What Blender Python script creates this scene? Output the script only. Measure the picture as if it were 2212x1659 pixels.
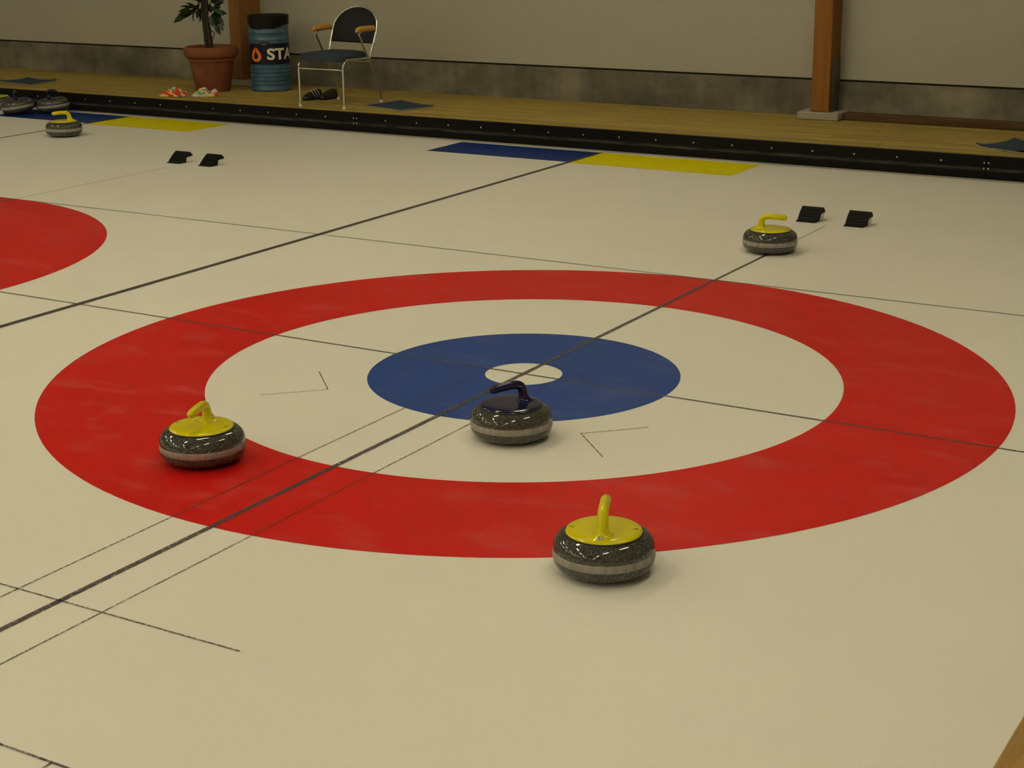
import bpy, bmesh, math, random
from mathutils import Vector, Matrix
random.seed(7)
for o in list(bpy.data.objects): bpy.data.objects.remove(o)
S = bpy.context.scene
COL = S.collection
PI = math.pi
# ------------------------------------------------------------------ camera
CX, CY, CZ = 3.0541, -5.1905, 1.7684
YAW, PITCH, ROLL, FPX = -0.53944, 0.291786, -0.0110025, 3491.62
fw = Vector((math.sin(YAW)*math.cos(PITCH), math.cos(YAW)*math.cos(PITCH), -math.sin(PITCH)))
rt = Vector((math.cos(YAW), -math.sin(YAW), 0)); up = rt.cross(fw)
r2 = math.cos(ROLL)*rt + math.sin(ROLL)*up
u2 = -math.sin(ROLL)*rt + math.cos(ROLL)*up
cam = bpy.data.cameras.new('camera'); co = bpy.data.objects.new('camera', cam); COL.objects.link(co)
cam.sensor_width = 36.0; cam.lens = FPX/2212*36.0; cam.clip_start = .05; cam.clip_end = 200
m = Matrix((r2, u2, -fw)).transposed().to_4x4(); m.translation = (CX, CY, CZ); co.matrix_world = m
S.camera = co
# ------------------------------------------------------------------ world, exposure, lamp colour
w = bpy.data.worlds.new('world'); S.world = w; w.use_nodes = True
w.node_tree.nodes['Background'].inputs[0].default_value = (.02, .017, .01, 1)
w.node_tree.nodes['Background'].inputs[1].default_value = 1
S.view_settings.view_transform = 'Standard'; S.view_settings.look = 'None'
S.view_settings.gamma = 1; S.view_settings.use_curve_mapping = False
S.view_settings.exposure = 0.0
S.cycles.max_bounces = 4; S.cycles.diffuse_bounces = 3; S.cycles.glossy_bounces = 3; S.cycles.transparent_max_bounces = 6
LAMP_COL = (1.0, .885, .555)
LAMP_STR = 92.0
# lamp positions: rows of tube lamps along the sheets, last one added to brighten far ice and wall (built with the ceiling below)
LAMP_POS = [(x, y) for x in (-11.9, -7.3, -2.4, 2.2) for y in (-18.2, -14.4, -10.6, -6.8, -3.0, .8)] + [(-1.9, 4.4)]
CEIL = 5.4

# ------------------------------------------------------------------ materials
def mat(name, col, rough=.5, spec=.5, metal=0., coat=0.):
    M = bpy.data.materials.new(name); M.use_nodes = True
    b = M.node_tree.nodes['Principled BSDF']
    b.inputs['Base Color'].default_value = (*col, 1); b.inputs['Roughness'].default_value = rough
    b.inputs['Specular IOR Level'].default_value = spec; b.inputs['Metallic'].default_value = metal
    b.inputs['Coat Weight'].default_value = coat
    return M
def N(M, t, **kw):
    n = M.node_tree.nodes.new(t)
    for k, v in kw.items():
        if k in n.inputs: n.inputs[k].default_value = v
        else: setattr(n, k, v)
    return n
def L(M, a, b): M.node_tree.links.new(a, b)
def bsdf(M): return M.node_tree.nodes['Principled BSDF']
def coords(M, scale=(1, 1, 1), world=False):
    mp = N(M, 'ShaderNodeMapping'); mp.inputs['Scale'].default_value = scale
    if world:
        g = N(M, 'ShaderNodeNewGeometry'); L(M, g.outputs['Position'], mp.inputs['Vector'])
    else:
        t = N(M, 'ShaderNodeTexCoord'); L(M, t.outputs['Object'], mp.inputs['Vector'])
    return mp.outputs['Vector']
def ramp(M, fac, stops):
    r = N(M, 'ShaderNodeValToRGB'); e = r.color_ramp.elements
    while len(e) < len(stops): e.new(.5)
    for i, (p, c) in enumerate(stops): e[i].position = p; e[i].color = (*c, 1)
    L(M, fac, r.inputs['Fac']); return r.outputs['Color']
def noise(M, vec, scale, detail=4, rough=.5):
    n = N(M, 'ShaderNodeTexNoise', Scale=scale, Detail=detail, Roughness=rough)
    L(M, vec, n.inputs['Vector']); return n.outputs['Fac']
def bump(M, h, strength, dist=.01):
    b = N(M, 'ShaderNodeBump', Strength=strength, Distance=dist); L(M, h, b.inputs['Height'])
    L(M, b.outputs['Normal'], bsdf(M).inputs['Normal'])
def mixc(M, fac, a, b):
    x = N(M, 'ShaderNodeMix', data_type='RGBA')
    for sock, v in ((x.inputs[6], a), (x.inputs[7], b)):
        if isinstance(v, tuple): sock.default_value = (*v, 1)
        else: L(M, v, sock)
    if isinstance(fac, float): x.inputs[0].default_value = fac
    else: L(M, fac, x.inputs[0])
    return x.outputs[2]

ICE = (.86, .85, .83)
def ice_like(name, col, var=.04, frost=0.0, rough=.34):
    M = mat(name, col, rough, .10)
    v = coords(M, world=True)
    n1 = noise(M, v, 1.3, 3, .6)
    c = ramp(M, n1, [(.25, tuple(x*(1-var) for x in col)), (.75, tuple(min(1, x*(1+var)) for x in col))])
    if frost > 0:
        v2 = coords(M, (1, 2.2, 1), world=True)
        n2 = noise(M, v2, 3.2, 6, .68)
        f = ramp(M, n2, [(.52, (0, 0, 0)), (.80, (frost,)*3)])
        c = mixc(M, f, c, (.80, .74, .70))
    # fine salt of frozen pebble
    n3 = noise(M, v, 420, 2, .5)
    f3 = ramp(M, n3, [(.66, (0, 0, 0)), (.82, (.12,)*3)])
    c = mixc(M, f3, c, (.9, .9, .88))
    L(M, c, bsdf(M).inputs['Base Color'])
    bump(M, noise(M, v, 210, 2, .5), .16, .004)
    return M
M_ice = ice_like('ice', ICE, .025)
M_red = ice_like('red_paint', (.565, .009, .008), .07, .09)
M_blue = ice_like('blue_paint', (.016, .054, .27), .07, .08)
M_rblue = ice_like('blue_zone_paint', (.007, .030, .19), .06, .0)
M_ryel = ice_like('yellow_zone_paint', (.80, .72, .0), .05, .0)
def line_mat(name, col, wear, alpha=1.):
    M = mat(name, col, .35, .35); v = coords(M, world=True)
    n = noise(M, v, 70, 4, .65)
    f = ramp(M, n, [(.42, (0, 0, 0)), (.66, (wear,)*3)])
    inv = N(M, 'ShaderNodeMath', operation='SUBTRACT'); inv.inputs[0].default_value = alpha; L(M, f, inv.inputs[1]); inv.use_clamp = True
    L(M, inv.outputs[0], bsdf(M).inputs['Alpha']); return M
M_line = line_mat('line_paint', (.075, .070, .075), .55)
M_div = line_mat('divider_paint', (.060, .055, .062), .10)
M_faint = line_mat('faint_line_paint', (.10, .095, .10), .25, .38)
M_thin = line_mat('thin_line_paint', (.055, .050, .055), .55, .85)
M_frost = ice_like('dirty_frost', (.52, .47, .44), .15)

# black board with grey rub marks left by stones
M_board = mat('black_board', (.010, .010, .011), .55, .10)
v = coords(M_board, (1.6, 1, 60), world=True)
nn = noise(M_board, v, 3.0, 6, .7)
g = N(M_board, 'ShaderNodeNewGeometry'); sx = N(M_board, 'ShaderNodeSeparateXYZ'); L(M_board, g.outputs['Position'], sx.inputs[0])
mr = N(M_board, 'ShaderNodeMapRange'); mr.inputs[1].default_value = .050; mr.inputs[2].default_value = .062
L(M_board, sx.outputs['Z'], mr.inputs[0])
mr2 = N(M_board, 'ShaderNodeMapRange'); mr2.inputs[1].default_value = .080; mr2.inputs[2].default_value = .066
L(M_board, sx.outputs['Z'], mr2.inputs[0])
mul = N(M_board, 'ShaderNodeMath', operation='MULTIPLY'); L(M_board, mr.outputs[0], mul.inputs[0]); L(M_board, mr2.outputs[0], mul.inputs[1])
nb = ramp(M_board, nn, [(.40, (0, 0, 0)), (.66, (.6,)*3)])
mul2 = N(M_board, 'ShaderNodeMath', operation='MULTIPLY'); L(M_board, mul.outputs[0], mul2.inputs[0]); L(M_board, nb, mul2.inputs[1])
L(M_board, mixc(M_board, mul2.outputs[0], (.0055, .0055, .006), (.16, .16, .14)), bsdf(M_board).inputs['Base Color'])

def wood(name, a, b, scale=(1, 14, 14), rough=.6, knots=.0, knotcol=(.1, .05, .02)):
    M = mat(name, a, rough, .3); t = N(M, 'ShaderNodeTexCoord'); oi = N(M, 'ShaderNodeObjectInfo')
    add = N(M, 'ShaderNodeVectorMath', operation='ADD'); cmb = N(M, 'ShaderNodeCombineXYZ')
    mulr = N(M, 'ShaderNodeMath', operation='MULTIPLY'); mulr.inputs[1].default_value = 37.
    L(M, oi.outputs['Random'], mulr.inputs[0]); L(M, mulr.outputs[0], cmb.inputs[0]); L(M, mulr.outputs[0], cmb.inputs[1])
    L(M, t.outputs['Object'], add.inputs[0]); L(M, cmb.outputs[0], add.inputs[1])
    mp = N(M, 'ShaderNodeMapping'); mp.inputs['Scale'].default_value = scale; L(M, add.outputs[0], mp.inputs['Vector'])
    n = noise(M, mp.outputs['Vector'], 3.0, 6, .62)
    c = ramp(M, n, [(.32, a), (.68, b)])
    if knots > 0:
        vo = N(M, 'ShaderNodeTexVoronoi', Scale=knots); mp2 = N(M, 'ShaderNodeMapping')
        mp2.inputs['Scale'].default_value = tuple(max(.35, s**.45) for s in scale); L(M, add.outputs[0], mp2.inputs['Vector'])
        L(M, mp2.outputs['Vector'], vo.inputs['Vector'])
        f = ramp(M, vo.outputs['Distance'], [(.05, (.85,)*3), (.14, (0, 0, 0))])
        c = mixc(M, f, c, knotcol)
    # each board its own tone
    mr = N(M, 'ShaderNodeMapRange'); mr.inputs[3].default_value = .86; mr.inputs[4].default_value = 1.12
    L(M, oi.outputs['Random'], mr.inputs[0])
    vm = N(M, 'ShaderNodeVectorMath', operation='SCALE'); L(M, c, vm.inputs[0]); L(M, mr.outputs[0], vm.inputs['Scale'])
    L(M, vm.outputs[0], bsdf(M).inputs['Base Color'])
    bump(M, n, .12, .004); return M
M_deck = wood('pine_deck', (.245, .175, .042), (.40, .305, .075), (.9, 16, 16), .65, 3.4, (.13, .065, .025))
M_walk = wood('walkway_wood', (.30, .17, .05), (.45, .30, .085), (9, .8, 9), .6, 2.5, (.10, .045, .02))
M_glulam = wood('glued_timber', (.205, .076, .009), (.265, .106, .015), (9, 9, .7), .5, 1.6, (.14, .05, .02))
M_glulam2 = wood('glued_timber_dull', (.20, .088, .020), (.26, .12, .030), (9, 9, .7), .5, 1.6, (.10, .04, .02))
M_brown = wood('brown_timber', (.052, .026, .009), (.085, .043, .016), (.8, 10, 10), .7, .9, (.25, .11, .02))
M_arm = wood('beech', (.55, .27, .05), (.64, .34, .08), (4, 14, 14), .4)

M_conc = mat('concrete', (.25, .23, .2), .9, .2)
v = coords(M_conc, (1, 1, 1.6), world=True)
c1 = ramp(M_conc, noise(M_conc, v, 1.5, 7, .62), [(.34, (.095, .090, .074)), (.52, (.160, .150, .118)), (.70, (.275, .250, .185))])
c2 = ramp(M_conc, noise(M_conc, coords(M_conc, (6, 1, .6), world=True), 2.2, 4), [(.35, (.88,)*3), (.65, (1.05,)*3)])
mx = N(M_conc, 'ShaderNodeMix', data_type='RGBA', blend_type='MULTIPLY'); mx.inputs[0].default_value = 1
L(M_conc, c1, mx.inputs[6]); L(M_conc, c2, mx.inputs[7]); L(M_conc, mx.outputs[2], bsdf(M_conc).inputs['Base Color'])
bump(M_conc, noise(M_conc, v, 40, 5), .25, .01)
M_block = mat('plinth_concrete', (.36, .34, .29), .9, .2); bump(M_block, noise(M_block, coords(M_block), 60, 4), .2, .005)
M_wall = mat('cream_panel', (.60, .56, .47), .55, .3)
v = coords(M_wall, (.25, 1, 12), world=True)
L(M_wall, ramp(M_wall, noise(M_wall, v, 3, 4), [(.3, (.405, .395, .345)), (.7, (.420, .410, .357))]), bsdf(M_wall).inputs['Base Color'])
M_gap = mat('gap_shade', (.010, .010, .009), .7, .2)  # near-black colour stands for the shade in the wall gap
M_ceil = mat('ceiling_boards', (.34, .30, .24), .8, .2)
M_lampbody = mat('lamp_housing', (.7, .7, .68), .5)
M_lamp = bpy.data.materials.new('lamp_tube'); M_lamp.use_nodes = True
nt = M_lamp.node_tree; nt.nodes.clear(); em = nt.nodes.new('ShaderNodeEmission'); ou = nt.nodes.new('ShaderNodeOutputMaterial')
em.inputs[0].default_value = (*LAMP_COL, 1); em.inputs[1].default_value = LAMP_STR; nt.links.new(em.outputs[0], ou.inputs[0])

M_gran = mat('polished_granite', (.08, .08, .075), .07, .5, coat=.0)
v = coords(M_gran)
ng = noise(M_gran, v, 190, 3, .6); ng2 = noise(M_gran, v, 75, 3, .6)
cg = ramp(M_gran, ng, [(.36, (.018, .019, .017)), (.52, (.062, .064, .058)), (.63, (.105, .105, .095)), (.74, (.34, .33, .28))])
cg = mixc(M_gran, ramp(M_gran, ng2, [(.45, (0, 0, 0)), (.68, (.55,)*3)]), cg, (.035, .037, .033))
L(M_gran, cg, bsdf(M_gran).inputs['Base Color'])
M_band = mat('rough_granite_band', (.30, .28, .26), .75, .3)
v = coords(M_band, (1, 1, .25))
L(M_band, ramp(M_band, noise(M_band, v, 60, 4, .6), [(.3, (.23, .215, .20)), (.7, (.39, .365, .335))]), bsdf(M_band).inputs['Base Color'])
M_yel = mat('yellow_plastic', (.70, .62, .002), .16, .45)
M_navy = mat('navy_plastic', (.008, .010, .052), .14, .4)
M_dark = mat('dark_seam', (.02, .02, .02), .6)
M_ink = mat('black_print', (.012, .012, .012), .6)
M_sticker = mat('white_sticker', (.78, .77, .74), .5)
M_rubber = mat('black_rubber', (.006, .006, .007), .6, .12)
bump(M_rubber, noise(M_rubber, coords(M_rubber), 90, 3), .3, .003)
M_icew = ice_like('white_ice', (.85, .83, .80), .05)
M_chrome = mat('chrome', (.72, .72, .70), .16, .5, 1.0)
M_white = mat('white_tube_paint', (.66, .64, .58), .35)
M_foot = mat('pale_plastic_foot', (.72, .66, .5), .5)
M_seat = mat('dark_blue_fabric', (.030, .042, .062), .8, .2)
M_back = mat('dark_backrest_fabric', (.010, .013, .018), .65, .2)
M_terra = mat('terracotta', (.46, .145, .060), .75, .25)
v = coords(M_terra)
L(M_terra, ramp(M_terra, noise(M_terra, v, 9, 5), [(.3, (.165, .055, .026)), (.7, (.225, .078, .038))]), bsdf(M_terra).inputs['Base Color'])
M_soil = mat('potting_soil', (.030, .020, .012), .95)
M_bark = mat('dark_bark', (.022, .017, .010), .85)
M_leaf = mat('ficus_leaf', (.018, .055, .018), .4)
oi = N(M_leaf, 'ShaderNodeObjectInfo')
L(M_leaf, ramp(M_leaf, oi.outputs['Random'], [(.0, (.006, .012, .007)), (.7, (.012, .030, .012)), (.98, (.03, .11, .028))]), bsdf(M_leaf).inputs['Base Color'])
M_drum = mat('teal_drum_paint', (.055, .145, .185), .42, .5)
v = coords(M_drum)
L(M_drum, ramp(M_drum, noise(M_drum, v, 14, 5), [(.3, (.028, .076, .140)), (.72, (.056, .130, .215))]), bsdf(M_drum).inputs['Base Color'])
bump(M_drum, noise(M_drum, v, 35, 3), .15, .006)
M_drumband = mat('navy_drum_band', (.006, .006, .020), .4, .25)
M_bag = mat('black_bag', (.004, .004, .004), .5, .2)
bump(M_bag, noise(M_bag, coords(M_bag, (1, 1, .4)), 30, 4), .5, .01)
M_orange = mat('orange_print', (.80, .19, .012), .5)
M_cream = mat('white_print', (.80, .76, .66), .5)
M_mat = mat('blue_carpet', (.036, .055, .100), .9, .15)
bump(M_mat, noise(M_mat, coords(M_mat), 160, 2), .6, .004)
M_matedge = mat('pale_mat_edge', (.42, .38, .30), .8)
M_shoe = mat('black_shoe', (.008, .008, .009), .5)
M_steel = mat('galvanised_plate', (.14, .14, .12), .45, .5, .6)
def cloth_mat(name, shift):
    M = mat(name, (.5, .4, .3), .85, .2); v = coords(M)
    mp = N(M, 'ShaderNodeMapping'); L(M, v, mp.inputs['Vector']); mp.inputs['Rotation'].default_value = (0, 0, .75)
    mp.inputs['Location'].default_value = (shift, 0, 0)
    n = N(M, 'ShaderNodeTexVoronoi', Scale=16); 
    mp2 = N(M, 'ShaderNodeMapping'); mp2.inputs['Scale'].default_value = (.45, 2.6, 1.4); L(M, mp.outputs[0], mp2.inputs['Vector'])
    L(M, mp2.outputs[0], n.inputs['Vector'])
    sp = N(M, 'ShaderNodeSeparateColor'); L(M, n.outputs['Color'], sp.inputs[0])
    r = ramp(M, sp.outputs[0], [(0, (.72, .50, .16)), (.22, (.66, .055, .035)), (.42, (.42, .52, .52)), (.58, (.70, .56, .20)), (.70, (.10, .38, .30)), (.80, (.09, .12, .40)), (.9, (.74, .60, .42))])
    r.node.color_ramp.interpolation = 'CONSTANT'
    L(M, r, bsdf(M).inputs['Base Color']); return M

# ------------------------------------------------------------------ mesh helpers
def link(name, me, material, parent=None, loc=None, smooth=False):
    o = bpy.data.objects.new(name, me); COL.objects.link(o)
    if material is not None and not me.materials: me.materials.append(material)
    if smooth:
        for p in me.polygons: p.use_smooth = True
    if parent: o.parent = parent
    if loc is not None: o.location = loc
    return o
def from_bm(name, bm, material, parent=None, loc=None, smooth=False):
    bmesh.ops.recalc_face_normals(bm, faces=bm.faces)
    me = bpy.data.meshes.new(name); bm.to_mesh(me); bm.free()
    return link(name, me, material, parent, loc, smooth)
def autosmooth(o, deg=35):
    me = o.data
    for p in me.polygons: p.use_smooth = True
    bm = bmesh.new(); bm.from_mesh(me)
    for e in bm.edges:
        e.smooth = not (len(e.link_faces) == 2 and e.calc_face_angle(0) > math.radians(deg))
    bm.to_mesh(me); bm.free(); return o
def box_bm(x0, x1, y0, y1, z0, z1, bev=0., seg=1):
    bm = bmesh.new(); bmesh.ops.create_cube(bm, size=1)
    for v_ in bm.verts:
        v_.co = Vector((x0+(v_.co.x+.5)*(x1-x0), y0+(v_.co.y+.5)*(y1-y0), z0+(v_.co.z+.5)*(z1-z0)))
    if bev: bmesh.ops.bevel(bm, geom=bm.edges[:], offset=bev, segments=seg, affect='EDGES', profile=.5)
    return bm
def box(name, x0, x1, y0, y1, z0, z1, material, parent=None, bev=0., seg=1):
    return from_bm(name, box_bm(x0, x1, y0, y1, z0, z1, bev, seg), material, parent)
def boxc(name, c, dims, material, parent=None, bev=0.):
    """box with its origin at its centre, so textures run in its own frame"""
    bm = box_bm(-dims[0]/2, dims[0]/2, -dims[1]/2, dims[1]/2, -dims[2]/2, dims[2]/2, bev)
    return from_bm(name, bm, material, parent, c)
def lathe_bm(profile, seg=64):
    bm = bmesh.new(); rings = []
    for r, z in profile:
        if r < 1e-6: rings.append([bm.verts.new((0, 0, z))])
        else: rings.append([bm.verts.new((r*math.cos(2*PI*i/seg), r*math.sin(2*PI*i/seg), z)) for i in range(seg)])
    for a, b in zip(rings, rings[1:]):
        for i in range(seg):
            j = (i+1) % seg
            if len(a) == 1 and len(b) == 1: continue
            if len(a) == 1: bm.faces.new((a[0], b[j], b[i]))
            elif len(b) == 1: bm.faces.new((a[i], a[j], b[0]))
            else: bm.faces.new((a[i], a[j], b[j], b[i]))
    return bm
def lathe(name, profile, material, parent=None, seg=64, loc=None, deg=40):
    return autosmooth(from_bm(name, lathe_bm(profile, seg), material, parent, loc), deg)
def catmull(pts, sub=6):
    P = [pts[0]] + list(pts) + [pts[-1]]; out = []
    for i in range(1, len(P)-2):
        p0, p1, p2, p3 = [Vector(P[i+k]) for k in (-1, 0, 1, 2)]
        for s in range(sub):
            t = s/sub
            out.append(.5*((2*p1)+(-p0+p2)*t+(2*p0-5*p1+4*p2-p3)*t*t+(-p0+3*p1-3*p2+p3)*t**3))
    out.append(Vector(P[-2])); return out
def tube_bm(path, radii, seg=12, flat=1., bm=None, cap=True):
    """sweep circles along a path; radii a number or one per point"""
    bm = bm or bmesh.new(); path = [Vector(p) for p in path]; n = len(path)
    if not isinstance(radii, (list, tuple)): radii = [radii]*n
    rings = []; prev = None
    for i, p in enumerate(path):
        t = (path[min(i+1, n-1)]-path[max(i-1, 0)]).normalized()
        if prev is None:
            a = Vector((0, 1, 0)) if abs(t.y) < .9 else Vector((1, 0, 0))
            nrm = (a - t*a.dot(t)).normalized()
        else: nrm = (prev - t*prev.dot(t)).normalized()
        prev = nrm; bi = t.cross(nrm)
        rings.append([bm.verts.new(p + radii[i]*(math.cos(2*PI*k/seg)*nrm*flat + math.sin(2*PI*k/seg)*bi)) for k in range(seg)])
    for a, b in zip(rings, rings[1:]):
        for k in range(seg): bm.faces.new((a[k], a[(k+1) % seg], b[(k+1) % seg], b[k]))
    if cap: bm.faces.new(rings[0][::-1]); bm.faces.new(rings[-1])
    return bm
def tube(name, path, r, material, parent=None, seg=10, flat=1.):
    return autosmooth(from_bm(name, tube_bm(path, r, seg, flat), material, parent), 50)
def fillet(pts, rad, sub=5):
    """polyline with rounded corners"""
    pts = [Vector(p) for p in pts]; out = [pts[0]]
    for a, b, c in zip(pts, pts[1:], pts[2:]):
        r_ = min(rad, (a-b).length*.48, (c-b).length*.48)
        p, q = b+(a-b).normalized()*r_, b+(c-b).normalized()*r_
        for s in range(sub+1):
            t = s/sub; out.append((1-t)**2*p+2*t*(1-t)*b+t*t*q)
    out.append(pts[-1]); return out
def empty(name, loc, rz=0):
    o = bpy.data.objects.new(name, None); COL.objects.link(o); o.location = loc; o.rotation_euler = (0, 0, rz)
    o.empty_display_size = .1; return o
def tag(o, label=None, cat=None, group=None, kind=None):
    for k, v_ in (('label', label), ('category', cat), ('group', group), ('kind', kind)):
        if v_: o[k] = v_
    return o
def text_mesh(s, size, extrude=0., bold=0.):
    cu = bpy.data.curves.new('letters', 'FONT'); cu.body = s; cu.size = size; cu.align_x = 'CENTER'; cu.align_y = 'CENTER'
    cu.offset = bold; cu.resolution_u = 5
    to = bpy.data.objects.new('letters', cu); COL.objects.link(to)
    dg = bpy.context.evaluated_depsgraph_get(); dg.update()
    me = bpy.data.meshes.new_from_object(to.evaluated_get(dg)); bpy.data.objects.remove(to); bpy.data.curves.remove(cu)
    me.materials.clear(); return me
def flat_poly(name, pts, z, material, parent):
    bm = bmesh.new(); bm.faces.new([bm.verts.new((x, y, z)) for x, y in pts])
    bmesh.ops.recalc_face_normals(bm, faces=bm.faces)
    for f in bm.faces:
        if f.normal.z < 0: f.normal_flip()
    me = bpy.data.meshes.new(name); bm.to_mesh(me); bm.free(); return link(name, me, material, parent)
def strip(name, p, q, width, z, material, parent):
    p, q = Vector(p), Vector(q); d = (q-p).normalized(); n = Vector((-d.y, d.x))*width/2
    return flat_poly(name, [tuple(p+n), tuple(p-n), tuple(q-n), tuple(q+n)], z, material, parent)
def annulus(name, r0, r1, c, z, material, parent, seg=160):
    bm = bmesh.new(); A = []; B = []
    for i in range(seg):
        a = 2*PI*i/seg
        A.append(bm.verts.new((c[0]+r0*math.cos(a), c[1]+r0*math.sin(a), z))); B.append(bm.verts.new((c[0]+r1*math.cos(a), c[1]+r1*math.sin(a), z)))
    for i in range(seg):
        j = (i+1) % seg; bm.faces.new((A[i], B[i], B[j], A[j]))
    me = bpy.data.meshes.new(name); bm.to_mesh(me); bm.free(); return link(name, me, material, parent)

# ------------------------------------------------------------------ the ice and its painted marks
BY = 5.27           # face of the black end board
DZ = .150           # deck height
WY = 6.70           # back wall
ice = box('floor', -19, 2.43, -26, BY+.02, -.06, 0, M_ice); tag(ice, 'pale pebbled curling ice under yellow hall light', None, kind='structure')
Z1, Z2, Z3 = .0006, .0011, .0016
PX = -4.75          # neighbouring sheet
for cx, where in ((0, 'of the near house'), (PX, 'of the house cut off by the left edge')):
    o = annulus('red_ring', 1.219, 1.829, (cx, 0), Z1, M_red, ice); o['label'] = 'wide red outer ring ' + where
    o = annulus('blue_ring', .150, .606, (cx, 0), Z1, M_blue, ice); o['label'] = 'blue inner ring ' + where
for dx, wlab in ((-2.375, 'beyond the near house'), (-6.965, 'in the far left corner')):
    a = -3.57 if dx > -3 else -8.12; b = -1.14 if dx > -3 else -5.86
    o = flat_poly('blue_zone', [(a, 4.685), (dx, 4.685), (dx, 5.172), (a, 5.172)], Z1, M_rblue, ice); o['label'] = 'dark blue painted rectangle ' + wlab
    o = flat_poly('yellow_zone', [(dx, 4.655), (b, 4.655), (b, 5.168), (dx, 5.168)], Z1, M_ryel, ice); o['label'] = 'yellow painted rectangle ' + wlab
    strip('divider_line', (dx, -24), (dx, 5.17), .036 if dx > -3 else .022, Z3, M_div, ice)['label'] = 'thick dark line between two sheets'
strip('tee_line', (-9, 0), (2.36, 0), .0125, Z2, M_line, ice)
strip('back_line', (-9, 1.829-.006), (2.36, 1.829-.006), .011, Z2, M_line, ice)
strip('center_line', (0, -24), (0, 1.6), .0205, Z3, M_line, ice)
strip('center_line', (0, 1.6), (0, 2.6), .016, Z3, M_line, ice)
strip('center_line', (0, 2.6), (0, 3.32), .014, Z3, M_faint, ice)
strip('center_line', (PX, 1.83), (PX, 3.2), .014, Z3, M_faint, ice)
strip('center_line', (PX, -8), (PX, 1.83), .018, Z3, M_line, ice)
for sx_ in (-.157, .150):
    strip('guide_line', (sx_, -24), (sx_, -.07), .0052, Z3, M_thin, ice)
strip('guide_line', (-.611, -2.43), (.612, -2.43), .0062, Z3, M_thin, ice)
strip('guide_line', (-.80, -3.047), (1.1, -3.047), .0075, Z3, M_thin, ice)
strip('guide_line', (.609, -24), (.609, -3.05), .0062, Z3, M_thin, ice)
for sgn in (-1, 1):
    c_ = (sgn*.542, -.537)
    strip('corner_mark', c_, (sgn*.722, -.717), .0045, Z3, M_thin, ice)
    strip('corner_mark', c_, (sgn*.716, -.362), .0045, Z3, M_thin, ice)
o = strip('frost_strip', (-19, 5.237), (2.4, 5.237), .062, Z2, M_frost, ice); o['label'] = 'grey dirty frost along the black board'

# ------------------------------------------------------------------ end board with screws
eb = empty('end_board', (-2.2, BY+.01, 0)); tag(eb, 'long low black board with small screws closing off the ice', 'board', kind='structure')
def kid(o, p):
    o.parent = p; o.matrix_parent_inverse = Matrix.Translation(p.location).inverted(); return o
JOINTS = [-19, -14.64, -9.635, -4.637, .366, 2.42]
for a, b in zip(JOINTS, JOINTS[1:]):
    kid(box('board', a+.0015, b-.0015, BY, BY+.022, .003, .153, M_board, None, .003), eb)
sbm = lathe_bm([(0, .003), (.0042, .0022), (.0058, 0), (.0058, -.003), (0, -.003)], 10)
bmesh.ops.rotate(sbm, verts=sbm.verts, cent=(0, 0, 0), matrix=Matrix.Rotation(PI/2, 3, 'X'))
screw0 = from_bm('screw', sbm, M_chrome, None, (0, 0, 0)); screw_me = screw0.data; bpy.data.objects.remove(screw0)
M_scr = mat('screw_zinc', (.62, .60, .55), .35, .5, .3); screw_me.materials.clear(); screw_me.materials.append(M_scr)
pos = []
for a, b in zip(JOINTS[1:], JOINTS[2:]):
    n = max(1, round((b-a)/.294)); 
    pos += [(a+(b-a)*k/n, .105) for k in range(1, n)]
for j in JOINTS[2:5]:
    pos += [(j+s*.014, z) for s in (-1, 1) for z in (.107, .070)]
for x, z in pos:
    if x > -9.9: kid(link('screw', screw_me, None, None, (x, BY, z)), eb)

# ------------------------------------------------------------------ timber deck behind the ice
deck = box('floor_deck', -19, 6, BY+.022, WY+.02, 0, DZ-.030, M_brown); tag(deck, 'pine plank deck between black board and back wall', None, kind='structure')
rows = 12; y0 = BY+.018; rw = (WY-y0)/rows; random.seed(11); plank_me = {}
for k in range(rows):
    x = -16.5 - random.random()*2
    while x < 6:
        ln = random.choice((2.4, 3.0, 3.6, 4.2)); x1 = min(x+ln, 6)
        if x1-x > .05:
            key = (round(x1-x, 2))
            dz = random.uniform(-.0015, .0015)
            c_ = ((x+x1)/2, y0+rw*(k+.5), DZ-.0145+dz)
            if key in plank_me: link('plank', plank_me[key], None, deck, c_)
            else: plank_me[key] = boxc('plank', c_, (x1-x-.003, rw-.005, .028), M_deck, deck, .0035).data
        x = x1
# side walkway on the right, along the sheet
side = box('floor_walkway', 2.43, 6, -26, BY, -.06, DZ-.03, M_brown); tag(side, 'brown plank walkway along the right side of the ice', None, kind='structure')
wk = None
for k in range(8):
    for q in range(8):
        c_ = (2.414+.145*(k+.5), BY-.02-3.9*(q+.5), DZ-.0145)
        if wk is None: wk = boxc('plank', c_, (.140, 3.895, .029), M_walk, side, .006).data
        else: link('plank', wk, None, side, c_)

# ------------------------------------------------------------------ walls, ceiling
wb = box('wall_back', -19, 6, WY, WY+.25, -.06, .418, M_conc); tag(wb, 'grey stained concrete footing wall below cream panels', None, kind='structure')
o = box('gap_shade_strip', -19, 6, WY+.006, WY+.2, .418, .436, M_gap, wb); o['label'] = 'thin black strip painted as the shadow gap between concrete and panel'
pw = 1.2; x = -19
for x0, x1 in ((-19, -13), (-13, -6.78), (-6.78, -1.2), (-1.2, 6)):
    o = box('wall_panel', x0+.0008, x1-.0008, WY-.004, WY+.25, .434, CEIL, M_wall, wb); o['label'] = 'cream insulated wall panel'
for nm, a in (('wall_right', (6, 6.2, -26, WY+.25, -.06, CEIL)), ('wall_left', (-19.2, -19, -26, WY+.25, -.06, CEIL)), ('wall_front', (-19, 6, -26.2, -26, -.06, CEIL))):
    tag(box(nm, *a, M_wall), 'plain cream hall wall', None, kind='structure')
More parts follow.
